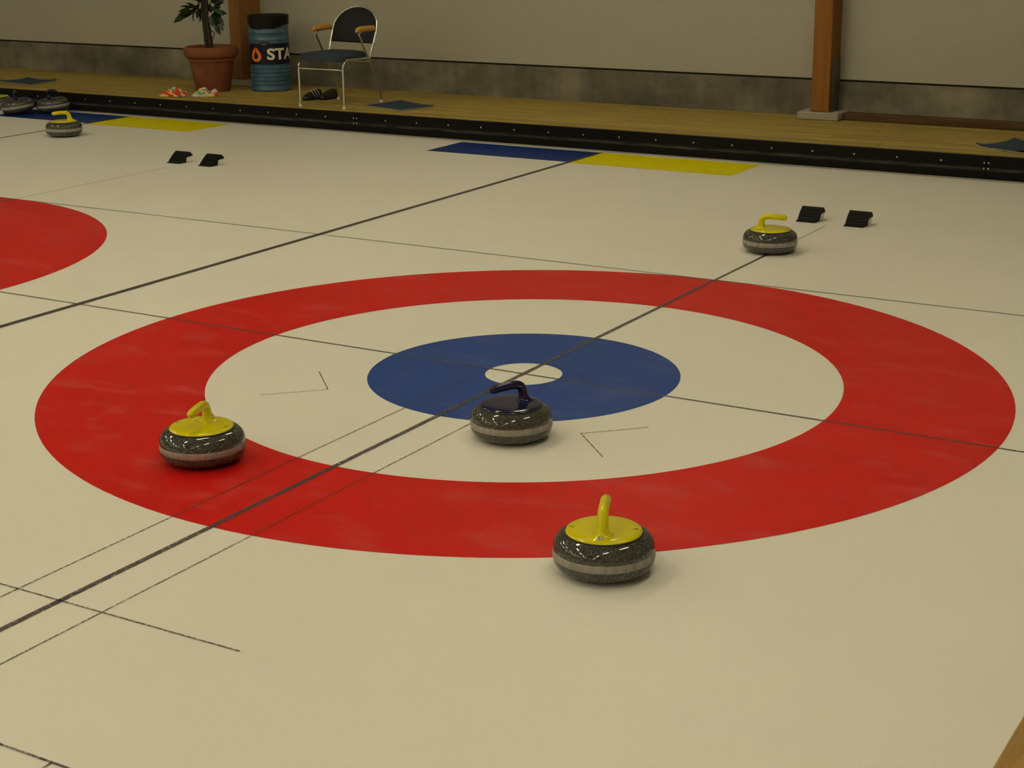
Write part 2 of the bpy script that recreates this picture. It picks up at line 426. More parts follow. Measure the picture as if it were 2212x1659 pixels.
tag(box('ceiling', -19.2, 6.2, -26.2, WY+.25, CEIL, CEIL+.1, M_ceil), 'boarded hall ceiling', None, kind='structure')

# ceiling lamps: long tube fittings running along the sheets
def lamp_fitting():
    t = empty('tube_lamp', (0, 0, 0))
    bm = bmesh.new()
    for (x0, x1, z0, z1) in ((-.11, .11, -.05, 0), (-.12, -.11, -.11, 0), (.11, .12, -.11, 0)):
        b2 = box_bm(x0, x1, -.78, .78, z0, z1); me = bpy.data.meshes.new('t'); b2.to_mesh(me); b2.free(); bm.from_mesh(me); bpy.data.meshes.remove(me)
    from_bm('housing', bm, M_lampbody, t)
    for s in (-.05, .05):
        tube('lamp_tube', [(s, -.75, -.08), (s, .75, -.08)], .019, M_lamp, t, 6)
    return t
lamp0 = lamp_fitting(); first = True
for lx, ly in LAMP_POS:
    if first: t = lamp0; first = False
    else:
        t = lamp0.copy(); COL.objects.link(t)
        for ch in lamp0.children:
            c_ = ch.copy(); COL.objects.link(c_); c_.parent = t
    t.location = (lx, ly, CEIL)
    tag(t, 'double tube ceiling lamp hanging above the ice, reflected in the stones', 'lamp', 'tube lamps on the hall ceiling')  # the lamp added for the far ice shares this label

# ------------------------------------------------------------------ pillars on concrete plinths
def pillar(x0, x1, yf, bx0, bx1, byf, m, label, plabel):
    t = empty('timber_pillar', ((x0+x1)/2, (yf+WY)/2, DZ)); tag(t, label, 'pillar', kind='structure')
    h = 3.4
    o = boxc('post', ((x0+x1)/2, (yf+WY-.006)/2, .208+h/2), (x1-x0, WY-.006-yf, h), m, None, .004); kid(o, t)
    o = box('plinth', bx0, bx1, byf, WY-.002, DZ, .207, M_block, None, .006); o['label'] = plabel; kid(o, t)
    return t
t = pillar(-1.290, -1.148, 6.49, -1.385, -1.062, 6.455, M_glulam, 'orange glued timber pillar on a grey concrete block, right of the wall', 'low grey concrete block')
kid(box('steel_plate', -1.147, -1.139, 6.53, 6.68, .20, .60, M_steel, None, .001), t)['label'] = 'grey steel bracket plate on the side of the post'
t = pillar(-6.842, -6.712, 6.40, -6.87, -6.56, 6.38, M_glulam2, 'brown timber pillar between potted plant and teal drum', 'dark concrete foot of the post')
o = boxc('loose_timber', ((-1.045+3.0)/2, 6.60, DZ+.026), (4.045, .12, .050), M_brown, None, .004)
tag(o, 'dark brown timber beam lying along the foot of the wall', 'beam')

# ------------------------------------------------------------------ curling stones
RS = .1405
def arc(cx, cz, r, a0, a1, n):
    return [(cx+r*math.cos(a0+(a1-a0)*i/n), cz+r*math.sin(a0+(a1-a0)*i/n)) for i in range(n+1)]
zb0, zb1 = .0455, .0675
low = [(0, .004), (.060, .004), (.064, 0), (.070, .0005), (.080, .004)]
def sup(z0, z1, r0, r1, p, n, rev=False):
    out = []
    for i in range(n+1):
        a = PI/2*i/n; out.append((r0+(r1-r0)*math.cos(a)**p, z0+(z1-z0)*math.sin(a)**p))
    return out[::-1] if rev else out
low += [(r, z) for r, z in sup(zb0, .004, .080, RS, .85, 12, True)][1:]
upper = sup(zb1, .1135, .088, RS, .88, 14)
body_me = None
def build_stone_meshes():
    lo = lathe('lower_body', low, M_gran, None, 72).data
    band = lathe('striking_band', [(RS-.0004, zb0-.0003), (RS+.0006, zb0+.001), (RS+.0010, (zb0+zb1)/2), (RS+.0006, zb1-.001), (RS-.0004, zb1+.0003)], M_band, None, 72).data
    hi = lathe('upper_body', upper + [(0, .1135)], M_gran, None, 72).data
    ring = lathe('seam_ring', [(.1075, .110), (.1085, .1135), (.1075, .1155), (.09, .1155)], M_dark, None, 72).data
    for n in ('lower_body', 'striking_band', 'upper_body', 'seam_ring'):
        for o in [o for o in bpy.data.objects if o.name.startswith(n)]: bpy.data.objects.remove(o)
    plate_p = [(0, .1235), (.05, .1232), (.085, .1222), (.098, .1205), (.1035, .1182), (.1055, .1155), (.104, .1135), (.09, .113)]
    # foot of the neck as level rings, then the bent grip as swept rings: (x, z, tangent angle from vertical, half length, half width)
    R_ = [(.0585, .1190, 0, .0440, .0420), (.0575, .1222, 0, .0375, .0350), (.0555, .1246, 0, .0310, .0275), (.0530, .1274, 0, .0262, .0222), (.0508, .1315, 0, .0222, .0190),
          (.0495, .1370, 0, .0195, .0172), (.0485, .1450, 2, .0176, .0162), (.0475, .1540, 8, .0166, .0156), (.0445, .1640, 22, .0160, .0153),
          (.0385, .1735, 45, .0158, .0152), (.0290, .1795, 66, .0156, .0151), (.0170, .1822, 84, .0153, .0150), (.0, .1830, 89, .0151, .0150),
          (-.020, .1828, 91, .0150, .0150), (-.042, .1815, 93, .0151, .0150), (-.060, .1800, 95, .0150, .0149), (-.070, .1790, 96, .0142, .0142), (-.0755, .1784, 96, .0127, .0127), (-.0800, .1779, 96, .0103, .0103), (-.0830, .1776, 96, .0072, .0072), (-.0846, .1774, 96, .0036, .0036), (-.0850, .1774, 96, .0008, .0008)]
    bm = bmesh.new(); rings = []; seg = 20
    for x, z, ta, ra, rb in R_:
        ta = math.radians(ta); nx, nz = math.cos(ta), math.sin(ta)
        rings.append([bm.verts.new((x+ra*math.cos(2*PI*k/seg)*nx, rb*math.sin(2*PI*k/seg), z+ra*math.cos(2*PI*k/seg)*nz)) for k in range(seg)])
    for a, b in zip(rings, rings[1:]):
        for k in range(seg): bm.faces.new((a[k], a[(k+1) % seg], b[(k+1) % seg], b[k]))
    bm.faces.new(rings[0][::-1]); bm.faces.new(rings[-1])
    gm = from_bm('grip', bm, None); autosmooth(gm, 70); gme = gm.data; bpy.data.objects.remove(gm)
    pl = from_bm('handle_plate', lathe_bm(plate_p, 72), None); autosmooth(pl, 40); pme = pl.data; bpy.data.objects.remove(pl)
    return lo, band, hi, ring, pme, gme
SM = build_stone_meshes()
def coloured(me, m):
    c_ = me.copy(); c_.materials.clear(); c_.materials.append(m); return c_
HM = {'yellow': (coloured(SM[4], M_yel), coloured(SM[5], M_yel)), 'navy': (coloured(SM[4], M_navy), coloured(SM[5], M_navy))}
# printed arrow: curved shaft with head
def arrow_mesh():
    bm = bmesh.new(); pts = [(.078, -.0015), (.081, .0006), (.084, .0008), (.0875, -.0002)]; w_ = .0011
    U = [bm.verts.new((x, y+w_, 0)) for x, y in pts]; D_ = [bm.verts.new((x, y-w_, 0)) for x, y in pts]
    for i in range(3): bm.faces.new((D_[i], D_[i+1], U[i+1], U[i]))
    bm.faces.new([bm.verts.new((x, y, 0)) for x, y in ((.0865, -.0042), (.0945, -.0008), (.0870, .0034))])
    me = bpy.data.meshes.new('arrow_mark'); bm.to_mesh(me); bm.free(); me.materials.append(M_ink); return me
arrow_me = arrow_mesh()
GROUP = 'curling stones on the ice'
def stone(x, y, tip_deg, colour, label, marks=False, letter=None, group=GROUP, tilt=0.):
    """tip_deg: world direction the grip points to"""
    t = empty('curling_stone', (x, y, .0008), math.radians(tip_deg+180)); tag(t, label, 'curling stone', group)
    if tilt:      # tipped up on its left running edge (axis points away from the camera)
        ax = Vector((-.60, .80, 0)); t.rotation_euler = (Matrix.Rotation(math.radians(-tilt), 3, ax) @ Matrix.Rotation(math.radians(tip_deg+180), 3, 'Z')).to_euler()
        t.location.z = .0008 + .0655*math.sin(math.radians(tilt))
    for nme, me, lab in (('lower_body', SM[0], None), ('striking_band', SM[1], 'rough pale grey band round the granite'), ('upper_body', SM[2], None), ('seam_ring', SM[3], None)):
        o = link(nme, me, None, t)
        if lab: o['label'] = lab
    plt = link('handle_plate', HM[colour][0], None, t); plt['label'] = ('glossy yellow' if colour == 'yellow' else 'glossy navy blue')+' handle plate'
    link('grip', HM[colour][1], None, t)['label'] = ('yellow' if colour == 'yellow' else 'navy blue')+' gooseneck grip'
    if marks:
        for k, a in enumerate((PI/2, -PI/2)):
            o = link('arrow_mark', arrow_me, None, plt, (0, 0, .1229)); o.rotation_euler = Matrix.Rotation(a, 3, 'Z').to_4x4().to_euler(); o.location.z = .1229
            o['label'] = 'small black arrow printed on the plate'
    if letter:
        disc = lathe('sticker', [(0, .0004), (.0092, .0004), (.0094, 0)], M_sticker, plt, 28, (.0845, -.002, .1254))
        disc.rotation_euler = (0, math.radians(13.0), 0); disc['label'] = 'round white sticker with the letter D'
        me = text_mesh(letter, .0165, 0, .0004); o = link('letter', me, M_ink, disc, (0, 0, .0008)); o.rotation_euler = (0, 0, math.radians(90-8))
        # thin outline ring
        annulus('sticker_outline', .0084, .0092, (0, 0), .0007, M_ink, disc, 28)
    return t
RW = 31.0     # world angle of image-right on the ground
stone(1.157, -1.542, RW+82, 'yellow', 'nearest yellow-handled stone with a D sticker, at the front rim of the red ring', True, 'D')
stone(-.420, -1.379, RW+256, 'yellow', 'yellow-handled stone standing on the left part of the red ring', True)
stone(.349, -.679, RW+211, 'navy', 'navy-handled stone on the front edge of the blue ring', False)
stone(-.020, 2.563, RW-19, 'yellow', 'yellow-handled stone beside the pair of black hacks on the right', False)
stone(-6.588, 4.041, RW+203, 'yellow', 'small distant yellow-handled stone in front of the far left blue rectangle', False)
stone(-8.008, 4.888, RW+290, 'navy', 'left one of two navy-handled stones parked tipped up on the far blue rectangle', False, tilt=7)
stone(-7.79, 5.098, RW+318, 'navy', 'right one of two navy-handled stones parked tipped up by the black board', False, tilt=5)
stone(-8.43, 5.03, RW+100, 'yellow', 'yellow-handled stone cut off by the left picture edge', False)

# ------------------------------------------------------------------ hacks (foot holds)
def hack_meshes():
    prof = [(0, .004), (.004, .014), (.050, .048), (.088, .071), (.100, .072), (.128, .047), (.126, .040), (.070, .041), (.062, .030), (.058, .004)]
    bm = bmesh.new(); w0, w1 = -.063, .063
    A = [bm.verts.new((w0, y, z)) for y, z in prof]; B = [bm.verts.new((w1, y, z)) for y, z in prof]; n = len(prof)
    bm.faces.new(A); bm.faces.new(B[::-1])
    for i in range(n): bm.faces.new((A[i], B[i], B[(i+1) % n], A[(i+1) % n]))
    # front narrows to a foot
    for v_ in bm.verts: v_.co.x *= .86+.14*min(1, v_.co.z/.06)
    bmesh.ops.bevel(bm, geom=[e for e in bm.edges if len(e.link_faces) == 2 and e.calc_face_angle(0) > .5], offset=.003, segments=1, affect='EDGES')
    a = from_bm('foot_rest', bm, M_rubber); am = a.data; bpy.data.objects.remove(a)
    b = from_bm('base_plate', box_bm(-.062, .05, -.012, .075, 0, .006, .002), M_rubber); b2 = b.data; bpy.data.objects.remove(b)
    c_ = from_bm('ice_block', box_bm(-.058, .058, .066, .118, 0, .039, .006, 2), M_icew); c2 = c_.data; bpy.data.objects.remove(c_)
    # ribs on the rest
    bm = bmesh.new()
    for k in range(4):
        t_ = (k+.8)/5; y, z = .010+.080*t_, .018+.054*t_
        b3 = box_bm(-.05, .05, y-.003, y+.003, z-.004, z+.004); me = bpy.data.meshes.new('t'); b3.to_mesh(me); b3.free(); bm.from_mesh(me); bpy.data.meshes.remove(me)
    r_ = from_bm('grip_ribs', bm, M_rubber); r3 = r_.data; bpy.data.objects.remove(r_)
    return am, b2, c2, r3
HK = hack_meshes()
def hack(x, y, label):
    t = empty('foot_hack', (x, y, .0008)); tag(t, label, 'hack', 'black rubber foot hacks')
    for n, me in zip(('foot_rest', 'base_plate', 'frost_support', 'grip_ribs'), HK): link(n, me, None, t)
    t.children[2]['label'] = 'white frosted support behind the rest'
hack(-.133, 3.393, 'black rubber foot hack next to the distant yellow stone, left of its pair')
hack(.150, 3.386, 'black rubber foot hack at the far right, right of its pair')
hack(-4.835, 3.375, 'black rubber foot hack on the left sheet, left of its pair')
hack(-4.545, 3.375, 'black rubber foot hack on the left sheet, right of its pair')

# ------------------------------------------------------------------ chair
ch = empty('armchair', (-5.06, 5.66, DZ)); tag(ch, 'tubular steel armchair with dark blue seat, rounded back and wooden armrests', 'chair')
for s, xs in ((-1, -5.285), (1, -4.845)):
    xf = xs+(.005 if s > 0 else .0)
    kid(tube('front_leg', fillet([(xf, 5.408, DZ+.018), (xf, 5.408, .495), (xf, 5.455, .537), (xs, 5.79, .528)], .05, 5), .0095, M_chrome), ch)
    kid(tube('rear_leg', fillet([(xs, 5.932, DZ+.018), (xs, 5.905, .305), (xs, 5.757, .545), (xs, 5.640, .735), (xs, 5.70, .748), (xs, 5.868, .748)], .04, 5), .0095, M_chrome), ch)
    pad = kid(autosmooth(from_bm('armrest', tube_bm(catmull([(xs, 5.612, .742), (xs, 5.622, .753), (xs, 5.65, .764), (xs, 5.72, .766), (xs, 5.80, .765), (xs, 5.852, .764), (xs, 5.860, .764)], 3), [.006]*2+[.012]*2+[.017]*2+[.0185]*10+[.012]*2+[.006], 12, 1.25), M_arm), 60), ch)
    pad['label'] = 'orange-brown wooden armrest'
    for yy in (5.408, 5.932):
        kid(lathe('foot_cap', [(0, 0), (.015, .001), (.016, .010), (.011, .024), (0, .024)], M_foot, None, 14, (xf if yy < 5.6 else xs, yy, DZ)), ch)
kid(tube('crossbar', [(-5.280, 5.408, .462), (-4.845, 5.408, .462)], .0075, M_chrome), ch)
kid(tube('rear_crossbar', [(-5.285, 5.80, .50), (-4.845, 5.80, .50)], .0075, M_chrome), ch)
# seat cushion: rounded trapezoid, thick
def rounded_slab(name, outline, z0, z1, puff, material, parent, inset=.02):
    bm = bmesh.new(); cx = sum(p[0] for p in outline)/len(outline); cy = sum(p[1] for p in outline)/len(outline)
    levels = [(z0, .985), (z0+(z1-z0)*.25, 1.0), (z0+(z1-z0)*.75, 1.0), (z1-.004, .975), (z1+puff*.5, .90), (z1+puff, .6)]
    rings = [[bm.verts.new((cx+(x-cx)*f, cy+(y-cy)*f, z)) for x, y in outline] for z, f in levels]
    n = len(outline)
    for a, b in zip(rings, rings[1:]):
        for i in range(n): bm.faces.new((a[i], a[(i+1) % n], b[(i+1) % n], b[i]))
    bm.faces.new(rings[0][::-1]); bm.faces.new(rings[-1])
    return autosmooth(from_bm(name, bm, material, parent), 50)
ol = []
for cx_, cy_, a0 in ((-4.905, 5.455, -90), (-4.935, 5.765, 0), (-5.20, 5.765, 90), (-5.235, 5.455, 180)):
    for k in range(6): a = math.radians(a0+18*k); ol.append((cx_+.058*math.cos(a), cy_+.058*math.sin(a)))
kid(rounded_slab('seat', ol, .525, .570, .022, M_seat, None), ch)
# back hoop and upholstered back (leans backwards)
def back_pt(x, z):      # plane of the back
    return Vector((x, 5.79+(z-.53)*.42, z))
xc, hw = -5.055, .222
hoop = [back_pt(xc-hw+.012, .53), back_pt(xc-hw+.004, .64)]
prof = []
for k in range(0, 19):
    a = PI-PI*k/18; prof.append((xc+hw*math.cos(a), .745+.180*math.sin(a)**.92 if math.sin(a) > 0 else .745))
hoop += [back_pt(x, z) for x, z in prof] + [back_pt(xc+hw-.004, .64), back_pt(xc+hw-.012, .53)]
kid(tube('back_hoop', hoop, .0095, M_chrome, None, 10), ch)
bm = bmesh.new(); outl = [(xc-hw+.010, .645)] + [(xc+(x-xc)*.965, z-.006) for x, z in prof] + [(xc+hw-.010, .640)]
def layer(off, f):
    zc = .78; return [bm.verts.new(back_pt(xc+(x-xc)*f, zc+(z-zc)*f)+Vector((0, off, 0))) for x, z in outl]
ly = [layer(.020, .90), layer(.016, 1.), layer(-.006, 1.), layer(-.020, .92), layer(-.024, .6)]
n = len(outl)
for a, b in zip(ly, ly[1:]):
    for i in range(n): bm.faces.new((a[i], a[(i+1) % n], b[(i+1) % n], b[i]))
bm.faces.new(ly[0]); bm.faces.new(ly[-1])
kid(autosmooth(from_bm('backrest', bm, M_back), 50), ch)['label'] = 'rounded black upholstered back'

# ------------------------------------------------------------------ shoes under the chair
def shoe(loc, rz, label, stripes=True):
    t = empty('shoe', (loc[0], loc[1], DZ), rz); t.scale = (.80, .86, .98); tag(t, label, 'shoe', 'black shoes under the chair')
    L_ = .25; bm = bmesh.new(); rings = []; seg = 14
    prof = [(-.125, .020, .045), (-.118, .036, .068), (-.09, .040, .074), (-.05, .040, .072), (-.01, .042, .066), (.03, .046, .058), (.07, .046, .046), (.10, .038, .036), (.118, .026, .026), (.125, .010, .016)]
    for x, hwid, h in prof:
        rings.append([bm.verts.new((x, hwid*math.cos(a)*(1 if math.sin(a) > 0 else 1.05), .012+max(0, math.sin(a))**.8*h)) for a in [PI*2*k/seg for k in range(seg)]])
    for a, b in zip(rings, rings[1:]):
        for k in range(seg): bm.faces.new((a[k], a[(k+1) % seg], b[(k+1) % seg], b[k]))
    bm.faces.new(rings[0][::-1]); bm.faces.new(rings[-1])
    bmesh.ops.remove_doubles(bm, verts=bm.verts, dist=1e-5)
    autosmooth(from_bm('upper', bm, M_shoe, t), 60)
    bm = bmesh.new(); o_ = [(-.125, .022), (-.11, .038), (-.03, .040), (.05, .048), (.10, .040), (.128, .012)]
    pts = o_ + [(x, -y) for x, y in o_[::-1]]
    A = [bm.verts.new((x, y, .0)) for x, y in pts]; B = [bm.verts.new((x*1.01, y*1.03, .014)) for x, y in pts]
    bm.faces.new(A[::-1]); bm.faces.new(B)
    for i in range(len(pts)): bm.faces.new((A[i], A[(i+1) % len(pts)], B[(i+1) % len(pts)], B[i]))
    from_bm('sole', bm, M_rubber, t)
    for x in ((-.055, -.02, .018) if stripes else ()):
        h = .012+(.073 if x < -.03 else .068 if x < 0 else .061)
        tube('stripe', [Vector((x-.016, .044*math.cos(a), .0125+max(0, math.sin(a))**.8*(h-.012+.002))) + Vector((.024*math.sin(a), 0, 0)) for a in [PI*k/10 for k in range(0, 11)]], .0021, M_sticker, t, 6)['label'] = 'thin pale stripe'
    return t
shoe((-5.50, 5.845), math.radians(31+232), 'black striped shoe under the chair, nearer to the front leg')
shoe((-5.40, 5.935), math.radians(31+240), 'plain dark shoe under the chair, behind the striped one', False)

# ------------------------------------------------------------------ mats on the deck
def mat_sheet(corners, label, lift=.0):
    bm = bmesh.new(); n = 10; C_ = [Vector(c_) for c_ in corners]; g = []; 
    cx = sum((c_ for c_ in C_), Vector((0, 0)))/4
    for i in range(n+1):
        row = []
        for j in range(n+1):
            u_, v_ = i/n, j/n
            p = (1-u_)*(1-v_)*C_[0]+u_*(1-v_)*C_[1]+u_*v_*C_[2]+(1-u_)*v_*C_[3]
            e = max(abs(u_-.5), abs(v_-.5))*2
            row.append(p)
        g.append(row)
    def zz(i, j):
        u_, v_ = i/n, j/n; return lift*(abs(u_-.5)*2)**3*(abs(v_-.5)*2)**2
    T = [[bm.verts.new((p.x-cx.x, p.y-cx.y, .0115+zz(i, j))) for j, p in enumerate(r_)] for i, r_ in enumerate(g)]
    for i in range(n):
        for j in range(n): bm.faces.new((T[i][j], T[i+1][j], T[i+1][j+1], T[i][j+1]))
    ret = bmesh.ops.extrude_face_region(bm, geom=bm.faces[:])
    for v_ in [x_ for x_ in ret['geom'] if isinstance(x_, bmesh.types.BMVert)]: v_.co.z -= .009
    t = empty('floor_mat', (cx.x, cx.y, DZ+.0015)); tag(t, label, 'mat', 'blue carpet mats on the deck')
    for v_ in bm.verts: v_.co.z -= .002
    from_bm('carpet', bm, M_mat, t)
    # pale backing edge
    path = [(c_.x-cx.x, c_.y-cx.y, .0035) for c_ in C_]
    bm = bmesh.new()
    for a, b in zip(path, path[1:]+path[:1]):
        a, b = Vector(a), Vector(b); tube_bm([a, b], .0032, 6, bm=bm)
    from_bm('bound_edge', bm, M_matedge, t)['label'] = 'pale bound edge of the mat'
mat_sheet([(-4.794, 5.65), (-4.722, 6.033), (-4.262, 5.842), (-4.368, 5.524)], 'blue mat lying on the deck right of the chair', .004)
mat_sheet([(.194, 5.635), (.36, 5.975), (.72, 5.81), (.552, 5.470)], 'blue mat cut off by the right picture edge', .02)
mat_sheet([(-9.07, 5.655), (-9.01, 5.952), (-8.607, 5.938), (-8.595, 5.573)], 'blue mat on the deck behind the far left stones', .012)

# ------------------------------------------------------------------ potted plant
pt = empty('potted_plant', (-6.718, 5.99, DZ)); tag(pt, 'dark-leaved ficus with twin trunks in a terracotta pot', 'plant')
lathe('pot', [(0, 0), (.146, 0), (.152, .006), (.174, .142), (.1755, .146), (.1765, .150), (.196, .262), (.199, .268), (.209, .272), (.212, .282), (.209, .292), (.206, .296), (.216, .300), (.231, .310), (.239, .328), (.241, .352), (.238, .374), (.229, .388), (.216, .393), (.203, .385), (.197, .36), (.195, .35)], M_terra, pt, 64)['label'] = 'terracotta pot with rolled rim'
lathe('soil', [(0, .362), (.10, .361), (.196, .352)], M_soil, pt, 40)
def trunk(pts, r0, r1):
    p = catmull(pts, 5); n_ = len(p); return tube('trunk', p, [r0+(r1-r0)*i/(n_-1)+.0025*math.sin(i*1.7) for i in range(n_)], M_bark, pt, 10)
RT = Vector((.858, .513, 0)); FAR = Vector((-.514, .858, 0))
def P(r_, z, f=0.): return RT*r_ + FAR*f + Vector((0, 0, z))
trunk([P(-.034, .34), P(-.040, .46), P(-.046, .58), P(-.050, .70), P(-.046, .82), P(-.05, 1.0), P(-.06, 1.35)], .0165, .015)
trunk([P(.006, .34), P(-.004, .46), P(-.012, .56), P(-.022, .68), P(-.016, .82), P(-.02, 1.0), P(.0, 1.4)], .0235, .018)
trunk([P(-.020, .60, .02), P(-.034, .72, .02), P(-.028, .90, .02)], .020, .016)
# leaf mesh: pointed oval folded along the midrib, 24 triangles
def leaf_mesh():
    bm = bmesh.new(); xs_ = [0, .12, .3, .5, .7, .87, 1.]; ws = [.0, .20, .31, .32, .24, .11, .0]
    mid = [bm.verts.new((x, 0, -.16*x*x)) for x in xs_]; ws = [w_*1.35 for w_ in ws]
    for s in (-1, 1):
        ed = [mid[0]]+[bm.verts.new((x, s*w_*.5*1.25, .07*w_*3-.16*x*x)) for x, w_ in list(zip(xs_, ws))[1:-1]]+[mid[-1]]
        for i in range(len(xs_)-1):
            vs = [mid[i], mid[i+1], ed[i+1], ed[i]]; vs = list(dict.fromkeys(vs))
            if s < 0: vs = vs[::-1]
            if len(vs) > 2: bm.faces.new(vs)
    me = bpy.data.meshes.new('leaf'); bm.to_mesh(me); bm.free(); me.materials.append(M_leaf)
    for p in me.polygons: p.use_smooth = True
    return me
leaf_me = leaf_mesh()
def leaf(p, d, size, roll=0.):
    d = Vector(d).normalized(); o = link('leaf', leaf_me, None, pt); 
    q = d.to_track_quat('X', 'Z'); o.rotation_mode = 'QUATERNION'
    from mathutils import Quaternion
    o.rotation_quaternion = q @ Quaternion((1, 0, 0), roll); o.location = p; o.scale = (size,)*3
def branch(pts, r_=.005): tube('branch', catmull([tuple(p) for p in pts], 4), r_, M_bark, pt, 6)
branch([P(-.05, .660), P(-.09, .680), P(-.14, .690), P(-.17, .680)], .006)
branch([P(-.13, .685), P(-.19, .665), P(-.235, .645)], .0035)
branch([P(-.01, .63), P(.03, .66), P(.06, .70), P(.08, .76)], .005)
branch([P(-.005, .530), P(.022, .520), P(.040, .505), P(.030, .475), P(.018, .455)], .0035)
branch([P(0, .73), P(.04, .79), P(.07, .85)], .005)
# leaves seen in the picture: start (sideways, height), direction (sideways, up), size, roll
for a, b, c_, d_, s_, r_ in [(-.215, .652, -.93, -.42, .095, .9), (-.150, .700, -.95, .10, .10, .6), (-.13, .715, -.90, .32, .10, .4), (-.115, .70, -.25, -.95, .085, .5), (-.13, .70, -.8, -.45, .10, .8),
        (-.10, .715, -.75, .55, .095, .5), (-.145, .69, -.95, -.15, .105, 1.0), (-.08, .70, .1, .95, .09, .8), (-.09, .69, .15, -.95, .085, .6), (-.06, .76, -.7, .6, .09, .6), (-.03, .80, .5, .8, .09, .6),
        (-.10, .735, -.95, .0, .085, .7), (-.075, .745, -.7, -.5, .085, .6), (-.06, .72, -.5, -.75, .085, .9), (-.05, .79, -.8, .2, .08, .7),
        (.055, .70, .45, -.85, .105, .5), (.045, .71, .85, -.35, .095, .5), (.05, .72, .7, .5, .095, .7), (.03, .67, .35, -.9, .10, .6), (.02, .68, -.3, .85, .085, .9), (.07, .76, .85, .45, .095, .6), (.06, .75, -.2, .9, .09, .7),
        (.02, .65, .8, -.5, .09, .4), (.045, .63, .4, -.9, .095, .5), (.07, .585, .30, -.95, .085, 1.2), (.085, .60, .5, -.85, .075, .7), (.055, .64, .75, -.55, .09, .6), (.03, .66, .1, -.95, .09, .7), (.06, .68, .85, .0, .09, .8), (.01, .70, .9, .3, .085, .8),
        (.03, .81, .6, -.6, .10, .6), (.06, .84, .9, .2, .10, .7), (.05, .85, -.2, .95, .10, .8), (-.08, .83, -.85, .4, .10, .7), (-.09, .87, -.7, -.3, .10, .6), (-.05, .85, .3, .9, .09, .6)]:
    leaf(P(a, b, random.uniform(-.05, .03)), RT*c_ + Vector((0, 0, d_)) + FAR*random.uniform(-.35, .1), s_*1.18, r_)
random.seed(5)
for k in range(70):        # crown above the picture edge
    th, zz_, rr = random.uniform(0, 2*PI), random.uniform(.98, 1.55), random.uniform(.05, .30)
    d = Vector((math.cos(th), math.sin(th), random.uniform(-.6, .5)))
    p0 = Vector((math.cos(th)*rr*.7, math.sin(th)*rr*.7, zz_))
    if k % 5 == 0: branch([Vector((0, 0, zz_-.12)), p0*.6+Vector((0, 0, (zz_-.03)*.4)), p0], .004)
    leaf(p0, d, random.uniform(.09, .13), random.uniform(-.6, .6))

# ------------------------------------------------------------------ teal drum with bag and print
BXc, BYc, BR = -6.290, 6.28, .1780
dr = empty('steel_drum', (BXc, BYc, DZ)); tag(dr, 'teal steel drum used as a bin, dark band lettered STA', 'drum')
prof = [(0, .002), (BR-.014, .002), (BR-.006, 0), (BR, .006), (BR+.001, .016), (BR-.004, .022)]
for zr in (.065, .100, .135, .170, .205): prof += [(BR-.004, zr-.009), (BR+.0015, zr-.003), (BR+.0015, zr+.003), (BR-.004, zr+.009)]
prof += [(BR-.003, .225), (BR-.003, .428), (BR-.004, .438), (BR+.0015, .446), (BR+.0015, .452), (BR-.004, .460), (BR-.004, .50), (BR+.001, .508), (BR+.001, .514), (BR-.004, .522), (BR-.004, .635), (BR+.003, .640), (BR+.004, .648), (BR-.004, .652), (BR-.010, .648), (BR-.012, .60), (BR-.012, .30), (0, .30)]
lathe('shell', prof, M_drum, dr, 72)
tv = math.atan2(CY-BYc, CX-BXc)     # print faces this way
bnd = lathe('band', [(BR-.0024, .236), (BR-.0015, .2365), (BR-.0015, .4185), (BR-.0024, .419)], M_drumband, dr, 72); bnd['label'] = 'dark navy band round the drum'
def wrap(me, ang0, z0, rad):
    """bend a flat mesh (x right, y up) round the drum; x in metres of arc"""
    for v_ in me.vertices:
        a = tv + ang0 + v_.co.x/rad; z = z0+v_.co.y
        v_.co = (rad*math.cos(a), rad*math.sin(a), z)
def densify(me, maxlen=.012):
    bm = bmesh.new(); bm.from_mesh(me); bmesh.ops.triangulate(bm, faces=bm.faces)
    for _ in range(3):
        es = [e for e in bm.edges if abs(e.verts[0].co.x-e.verts[1].co.x) > maxlen]
        if not es: break
        bmesh.ops.subdivide_edges(bm, edges=es, cuts=1); bmesh.ops.triangulate(bm, faces=bm.faces)
    bm.to_mesh(me); bm.free()
me = text_mesh('STA', .135, 0, .0042)
xs_ = [v_.co.x for v_ in me.vertices]; ys_ = [v_.co.y for v_ in me.vertices]
sxx = math.radians(88)*BR/(max(xs_)-min(xs_)); syy = .101/(max(ys_)-min(ys_)); mx_, my_ = min(xs_), (max(ys_)+min(ys_))/2
for v_ in me.vertices: v_.co = ((v_.co.x-mx_)*sxx, (v_.co.y-my_)*syy, 0)
densify(me); wrap(me, math.radians(-8), .328, BR+.0006); link('lettering', me, M_cream, bnd)['label'] = 'white letters STA'
def drop_outline(w_, h_, n_=36):
    raw = [(math.sin(2*PI*k/n_)*abs(math.sin(PI*k/n_))**.95, math.cos(2*PI*k/n_)) for k in range(n_)]
    mxx = max(x for x, _ in raw); return [(x/mxx*w_/2, y*h_/2) for x, y in raw]
bm = bmesh.new(); o1 = drop_outline(.116, .130); i1 = drop_outline(.046, .066)
A = [bm.verts.new((x, y, 0)) for x, y in o1]; B = [bm.verts.new((x, y-.010, 0)) for x, y in i1]
for i in range(len(o1)):
    j = (i+1) % len(o1); bm.faces.new((A[i], A[j], B[j], B[i]))
me = bpy.data.meshes.new('emblem'); bm.to_mesh(me); bm.free(); densify(me); wrap(me, math.radians(-43), .326, BR+.0006); link('emblem', me, M_orange, bnd)['label'] = 'orange drop-shaped emblem with dark centre'
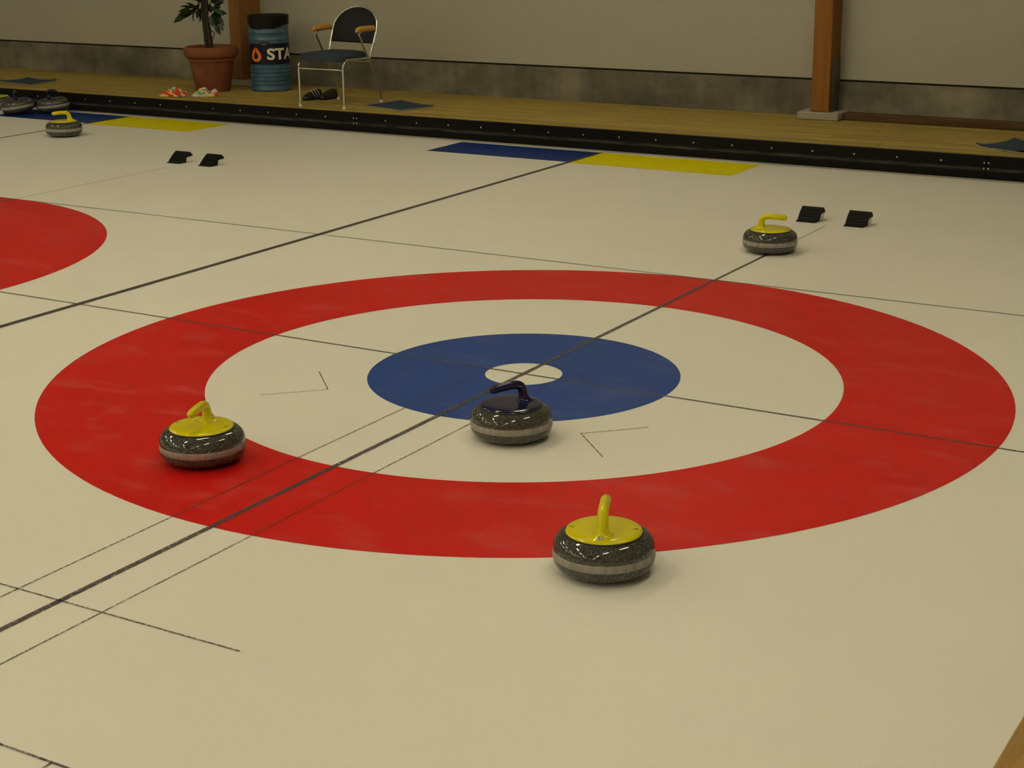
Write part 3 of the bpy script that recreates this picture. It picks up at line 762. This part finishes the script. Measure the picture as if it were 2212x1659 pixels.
bm = bmesh.new(); bm.faces.new([bm.verts.new(p) for p in ((-.0034, .0, 0), (.0034, .0, 0), (.0022, .058, 0), (-.0022, .058, 0))])
me = bpy.data.meshes.new('emblem_slit'); bm.to_mesh(me); bm.free(); wrap(me, math.radians(-43), .338, BR+.0011); link('emblem_slit', me, M_drumband, bnd)
# round blue cap bulge above the band
bm = bmesh.new(); c0 = bm.verts.new((0, .0, 0)); pts = [bm.verts.new((.058*math.cos(PI*k/14), .019*math.sin(PI*k/14), 0)) for k in range(15)]
for a, b in zip(pts, pts[1:]): bm.faces.new((c0, a, b))
me = bpy.data.meshes.new('band_tab'); bm.to_mesh(me); bm.free(); wrap(me, math.radians(-15), .4175, BR-.0005); link('band_tab', me, mat('band_blue', (.012, .016, .065), .35), bnd)
bm = bmesh.new(); bm.faces.new([bm.verts.new(p) for p in ((-.022, -.003, 0), (.022, -.002, 0), (.018, .003, 0), (-.018, .002, 0))])
me = bpy.data.meshes.new('paint_chip'); bm.to_mesh(me); bm.free(); wrap(me, math.radians(-15), .414, BR+.0008); link('paint_chip', me, M_matedge, bnd)
# bin bag folded over the rim, ragged lower edge
bm = bmesh.new(); seg = 72; rings = [[], [], [], [], [], []]
for k in range(seg):
    a = 2*PI*k/seg; d = a - tv; d = (d+PI) % (2*PI)-PI
    deg = math.degrees(d)
    lo_ = .546 if deg > -50 else .546+.03*min(1, (-50-deg)/25)
    if deg > 15: lo_ += .030*min(1, (deg-15)/28)
    lo_ += .0035*math.sin(5*a)+.0025*math.sin(11*a+1)
    wv = 1+.006*math.sin(9*a)+.004*math.sin(23*a)
    for rg, (rr, zz_) in zip(rings, ((BR-.03, .40), (BR-.016, .640), (BR-.002, .658), (BR+.0055*wv, .655), (BR*wv+.0045, .612), (BR*wv+.0035, lo_))):
        rg.append(bm.verts.new((rr*math.cos(a), rr*math.sin(a), zz_)))
for a, b in zip(rings, rings[1:]):
    for k in range(seg): bm.faces.new((a[k], a[(k+1) % seg], b[(k+1) % seg], b[k]))
bm.faces.new(rings[0])
autosmooth(from_bm('bin_bag', bm, M_bag, dr), 60)['label'] = 'black bin bag folded over the rim'

# ------------------------------------------------------------------ colourful crumpled cloths in front of the pot
def cloth_heap(cx, cy, lx, ly_, h, rz, seed, label, shift):
    rnd = random.Random(seed); nx, ny = 18, 12; bm = bmesh.new(); T = []
    ph = [rnd.uniform(0, 6) for _ in range(6)]
    for i in range(nx+1):
        row = []
        for j in range(ny+1):
            u_, v_ = i/nx*2-1, j/ny*2-1
            edge = max(0, 1-max(abs(u_), abs(v_))**3.0)
            r_ = max(0, 1-(abs(u_)**2.2+abs(v_)**2.4)*.62)
            fold = .62+.25*math.sin(u_*5.2+v_*2.4+ph[0])+.18*math.sin(v_*7+ph[1]-u_*2)+.10*math.sin(u_*11+ph[2])
            z = h*r_**.8*max(.12, fold)*min(1, edge*2.2)+.004
            wob = 1+.09*math.sin(3*math.atan2(v_, u_)+ph[3])+.06*math.sin(7*math.atan2(v_, u_)+ph[4])
            su = u_*math.sqrt(max(0, 1-.30*v_*v_)); sv = v_*math.sqrt(max(0, 1-.30*u_*u_))
            row.append(bm.verts.new((su*lx/2*wob, sv*ly_/2*wob, z)))
        T.append(row)
    for i in range(nx):
        for j in range(ny): bm.faces.new((T[i][j], T[i+1][j], T[i+1][j+1], T[i][j+1]))
    ret = bmesh.ops.extrude_face_region(bm, geom=bm.faces[:])
    for v_ in [x_ for x_ in ret['geom'] if isinstance(x_, bmesh.types.BMVert)]: v_.co.z = max(.0, v_.co.z-.004)
    o = from_bm('crumpled_cloth', bm, cloth_mat('patterned_cloth', shift), None, (cx, cy, DZ+.002)); autosmooth(o, 60); o.rotation_euler = (0, 0, rz)
    tag(o, label, 'cloth', 'crumpled patterned cloths'); return o
cloth_heap(-6.770, 5.545, .245, .20, .072, math.radians(31), 3, 'crumpled red and yellow patterned cloth left of the pot foot', 0.)
cloth_heap(-6.520, 5.660, .235, .19, .070, math.radians(31), 9, 'crumpled multicoloured cloth with a yellow end before the pot', .37)
